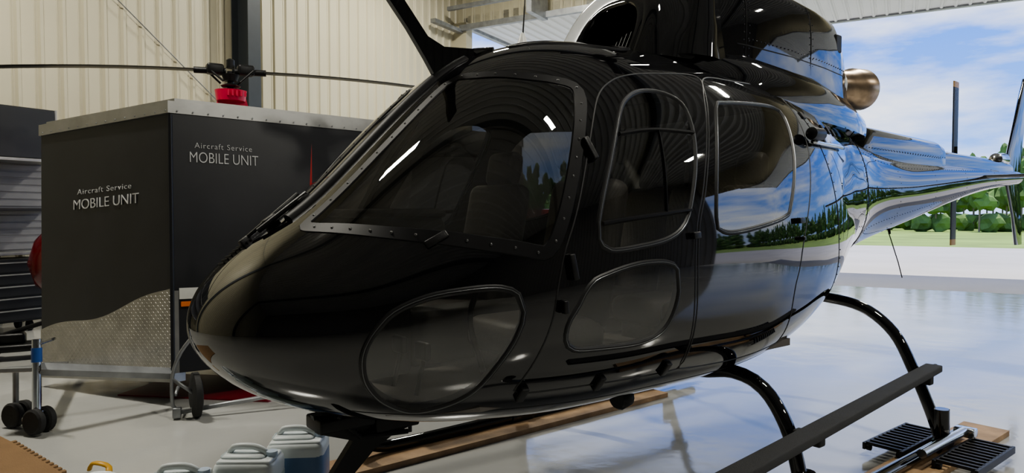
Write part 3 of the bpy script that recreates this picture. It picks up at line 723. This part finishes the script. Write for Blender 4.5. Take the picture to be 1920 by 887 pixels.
for yy in (-.20,.20):
    for x in np.arange(-.3,.31,.06): g.box((x,yy,.045),(.022,.22,.02),.004)
    for y2 in (-.11,.11): g.box((0,yy+y2,.03),(.66,.02,.045),.004)
    for x in (-.3,.3):
        for y2 in (-.09,.09): g.lathe([(-.015,.01),(-.012,.02),(.012,.02),(.015,.01)],(x,yy+y2,.02),(0,1,0),12)
g.out('slatted_plates',M['blk'],e)
g=G(); g.tube([(-.42,-.06,.10),(.25,-.06,.10)],.028,12); g.box((.28,-.06,.09),(.08,.12,.06),.01); g.out('axle_tube',M['chrome'],e,auto=50)
e=emp('storage_cabinet',H(.2,10.95,0),atan2(Vd.y,Vd.x))
ys=-1 if (Matrix.Rotation(atan2(Vd.y,Vd.x),3,'Z')@Vector((0,1,0))).dot(U)<0 else 1
def cb(g,x0,x1,d0,d1,z0,z1,bev=.006): g.box(((x0+x1)/2,ys*(d0+d1)/2,(z0+z1)/2),(x1-x0,abs(d1-d0),z1-z0),bev)
g=G(); cb(g,0,3.2,0,.4,2.28,2.98)
for i in range(4): cb(g,.02+i*.8,.78+i*.8,.4,.425,2.3,2.96)
cb(g,0,3.2,0,.6,1.58,1.62); g.out('upper_cabinets',M['cab'],e)
g=G(); cb(g,0,3.2,0,.02,1.0,2.28)
for z in np.arange(1.05,2.25,.1): cb(g,0,3.2,.02,.035,z,z+.07,.003)
for i in range(5): cb(g,i*.8-.01,i*.8+.01,.3,.43,2.28,2.98,.002)
g.out('slatwall',M['cabg'],e)
g=G(); cb(g,0,3.2,0,.62,1.0,1.04); cb(g,-.01,3.2,.02,.6,2.24,2.28)
for x in (.02,3.15): cb(g,x,x+.05,.05,.1,0,1.0)
g.out('worktop',M['alu'],e)
e=emp('tool_chest',H(.45,11.3,0),atan2(Vd.y,Vd.x))
g=G(); cb(g,0,1.5,0,.5,.14,.96)
for i in range(5): cb(g,.03,1.47,.5,.515,.17+i*.155,.305+i*.155)
g.out('cabinet_body',M['cab'],e)
g=G()
for i in range(5): cb(g,.06,1.44,.515,.535,.285+i*.155,.30+i*.155,.003)
g.out('drawer_pulls',M['alu'],e)
g=G()
for x in (.15,1.35):
    for d in (.1,.4): g.lathe([(-.02,.03),(-.02,.07),(.02,.07),(.02,.03)],(x,ys*d,.07),(1,0,0),16)
g.out('casters',M['tyre'],e,auto=40)
e=emp('floor_jack',(-5.25,7.25,0),.5)
g=G(); g.box((0,0,.13),(.7,.3,.08),.03); g.box((-.1,0,.22),(.3,.16,.12),.03); g.tube([(-.2,0,.25),(.25,0,.38)],.025,8); g.out('frame',M['blk'],e,auto=40)
g=G()
for x in (-.28,.28):
    for y in (-.16,.16): g.lathe([(-.03,.04),(-.03,.10),(.03,.10),(.03,.04)],(x,y,.10),(0,1,0),18)
g.out('wheels',M['tyre'],e,auto=40)
g=G()
for x in (-.28,.28): g.lathe([(-.035,.045),(.035,.045)],(x,-.165,.10),(0,1,0),14)
g.out('hub_caps',M['chrome'],e,auto=40)
# ---------------- outdoors ----------------
g=G();gt=G()
LIB=[]
for i in range(8):
    bm=bmesh.new(); bmesh.ops.create_icosphere(bm,subdivisions=2,radius=1)
    for v in bm.verts:
        k=1+.6*noise.noise(v.co*2.2+Vector((i*7.3,0,0)))+.45*noise.noise(v.co*5+Vector((0,i*3.1,0)))
        v.co=v.co*k
    bm.verts.index_update(); LIB.append(([v.co.copy() for v in bm.verts],[tuple(v.index for v in f.verts) for f in bm.faces])); bm.free()
def blob(g,c,r,h):
    V,F=random.choice(LIB); a=random.uniform(0,6.28); ca,sa=cos(a)*r,sin(a)*r; b=len(g.V)
    g.V+=[Vector((c.x+v.x*ca-v.y*sa,c.y+v.x*sa+v.y*ca,c.z+v.z*h)) for v in V]; g.F+=[(f[0]+b,f[1]+b,f[2]+b) for f in F]
for i in range(560):
    u=-70+i*.48+random.uniform(-.8,.8); v=-58+random.uniform(-10,6); hgt=random.uniform(4.4,7.4)
    p=H(u,v,0)
    gt.tube([p,p+Vector((0,0,hgt*.9))],.08,4)
    for k in range(4):
        f=.42+.17*k; blob(g,p+Vector((random.uniform(-.4,.4),random.uniform(-.4,.4),hgt*f)),random.uniform(.35,.7)*(1.25-.2*k),hgt*.13)
    blob(g,p+Vector((random.uniform(-1.0,1.0),0,.7)),.8,.8)
tl=emp('tree_line'); g.out('foliage',M['leaf'],tl); gt.out('trunks',M['trunk'],tl)
# ---------------- sky + sun ----------------
w=bpy.data.worlds.new('sky'); bpy.context.scene.world=w; w.use_nodes=True; nt=w.node_tree; bg=nt.nodes['Background']
tc=nt.nodes.new('ShaderNodeTexCoord'); sp=nt.nodes.new('ShaderNodeSeparateXYZ'); nt.links.new(tc.outputs['Generated'],sp.inputs[0])
cr=nt.nodes.new('ShaderNodeValToRGB'); nt.links.new(sp.outputs['Z'],cr.inputs[0])
e=cr.color_ramp.elements; e[0].position=0; e[0].color=(.24,.44,.88,1); e[1].position=.7; e[1].color=(.05,.15,.60,1)
x=cr.color_ramp.elements.new(.22); x.color=(.10,.27,.82,1)
mp=nt.nodes.new('ShaderNodeMapping'); mp.inputs['Scale'].default_value=(1.6,1.6,6); nt.links.new(tc.outputs['Generated'],mp.inputs[0])
no=nt.nodes.new('ShaderNodeTexNoise'); no.inputs['Scale'].default_value=2.2; no.inputs['Detail'].default_value=9; no.inputs['Roughness'].default_value=.55; nt.links.new(mp.outputs[0],no.inputs['Vector'])
c2=nt.nodes.new('ShaderNodeValToRGB'); c2.color_ramp.elements[0].position=.43; c2.color_ramp.elements[1].position=.68; nt.links.new(no.outputs['Fac'],c2.inputs[0])
mx=nt.nodes.new('ShaderNodeMix'); mx.data_type='RGBA'; nt.links.new(c2.outputs[0],mx.inputs[0]); nt.links.new(cr.outputs[0],mx.inputs[6]); mx.inputs[7].default_value=(.80,.83,.88,1)
nt.links.new(mx.outputs[2],bg.inputs[0]); bg.inputs[1].default_value=2.0
L=bpy.data.lights.new('sun','SUN'); L.energy=5.8; L.angle=.01; L.color=(1,.96,.9); so=bpy.data.objects.new('sun',L); COL.objects.link(so)
d=Vector((-.493*.16,-.87*.16,-1)); so.rotation_euler=d.to_track_quat('-Z','Y').to_euler(); so.location=(10,20,20)
# ---------------- camera ----------------
cam=bpy.data.cameras.new('camera'); co=bpy.data.objects.new('camera',cam); COL.objects.link(co)
cam.sensor_width=36; cam.lens=24; co.location=(0,0,1.55); co.rotation_euler=(pi/2-pitch,0,0); cam.clip_end=800
bpy.context.scene.camera=co
vs=bpy.context.scene.view_settings; vs.view_transform='AgX'
try: vs.look='AgX - Medium High Contrast'
except Exception: pass
vs.exposure=0.0
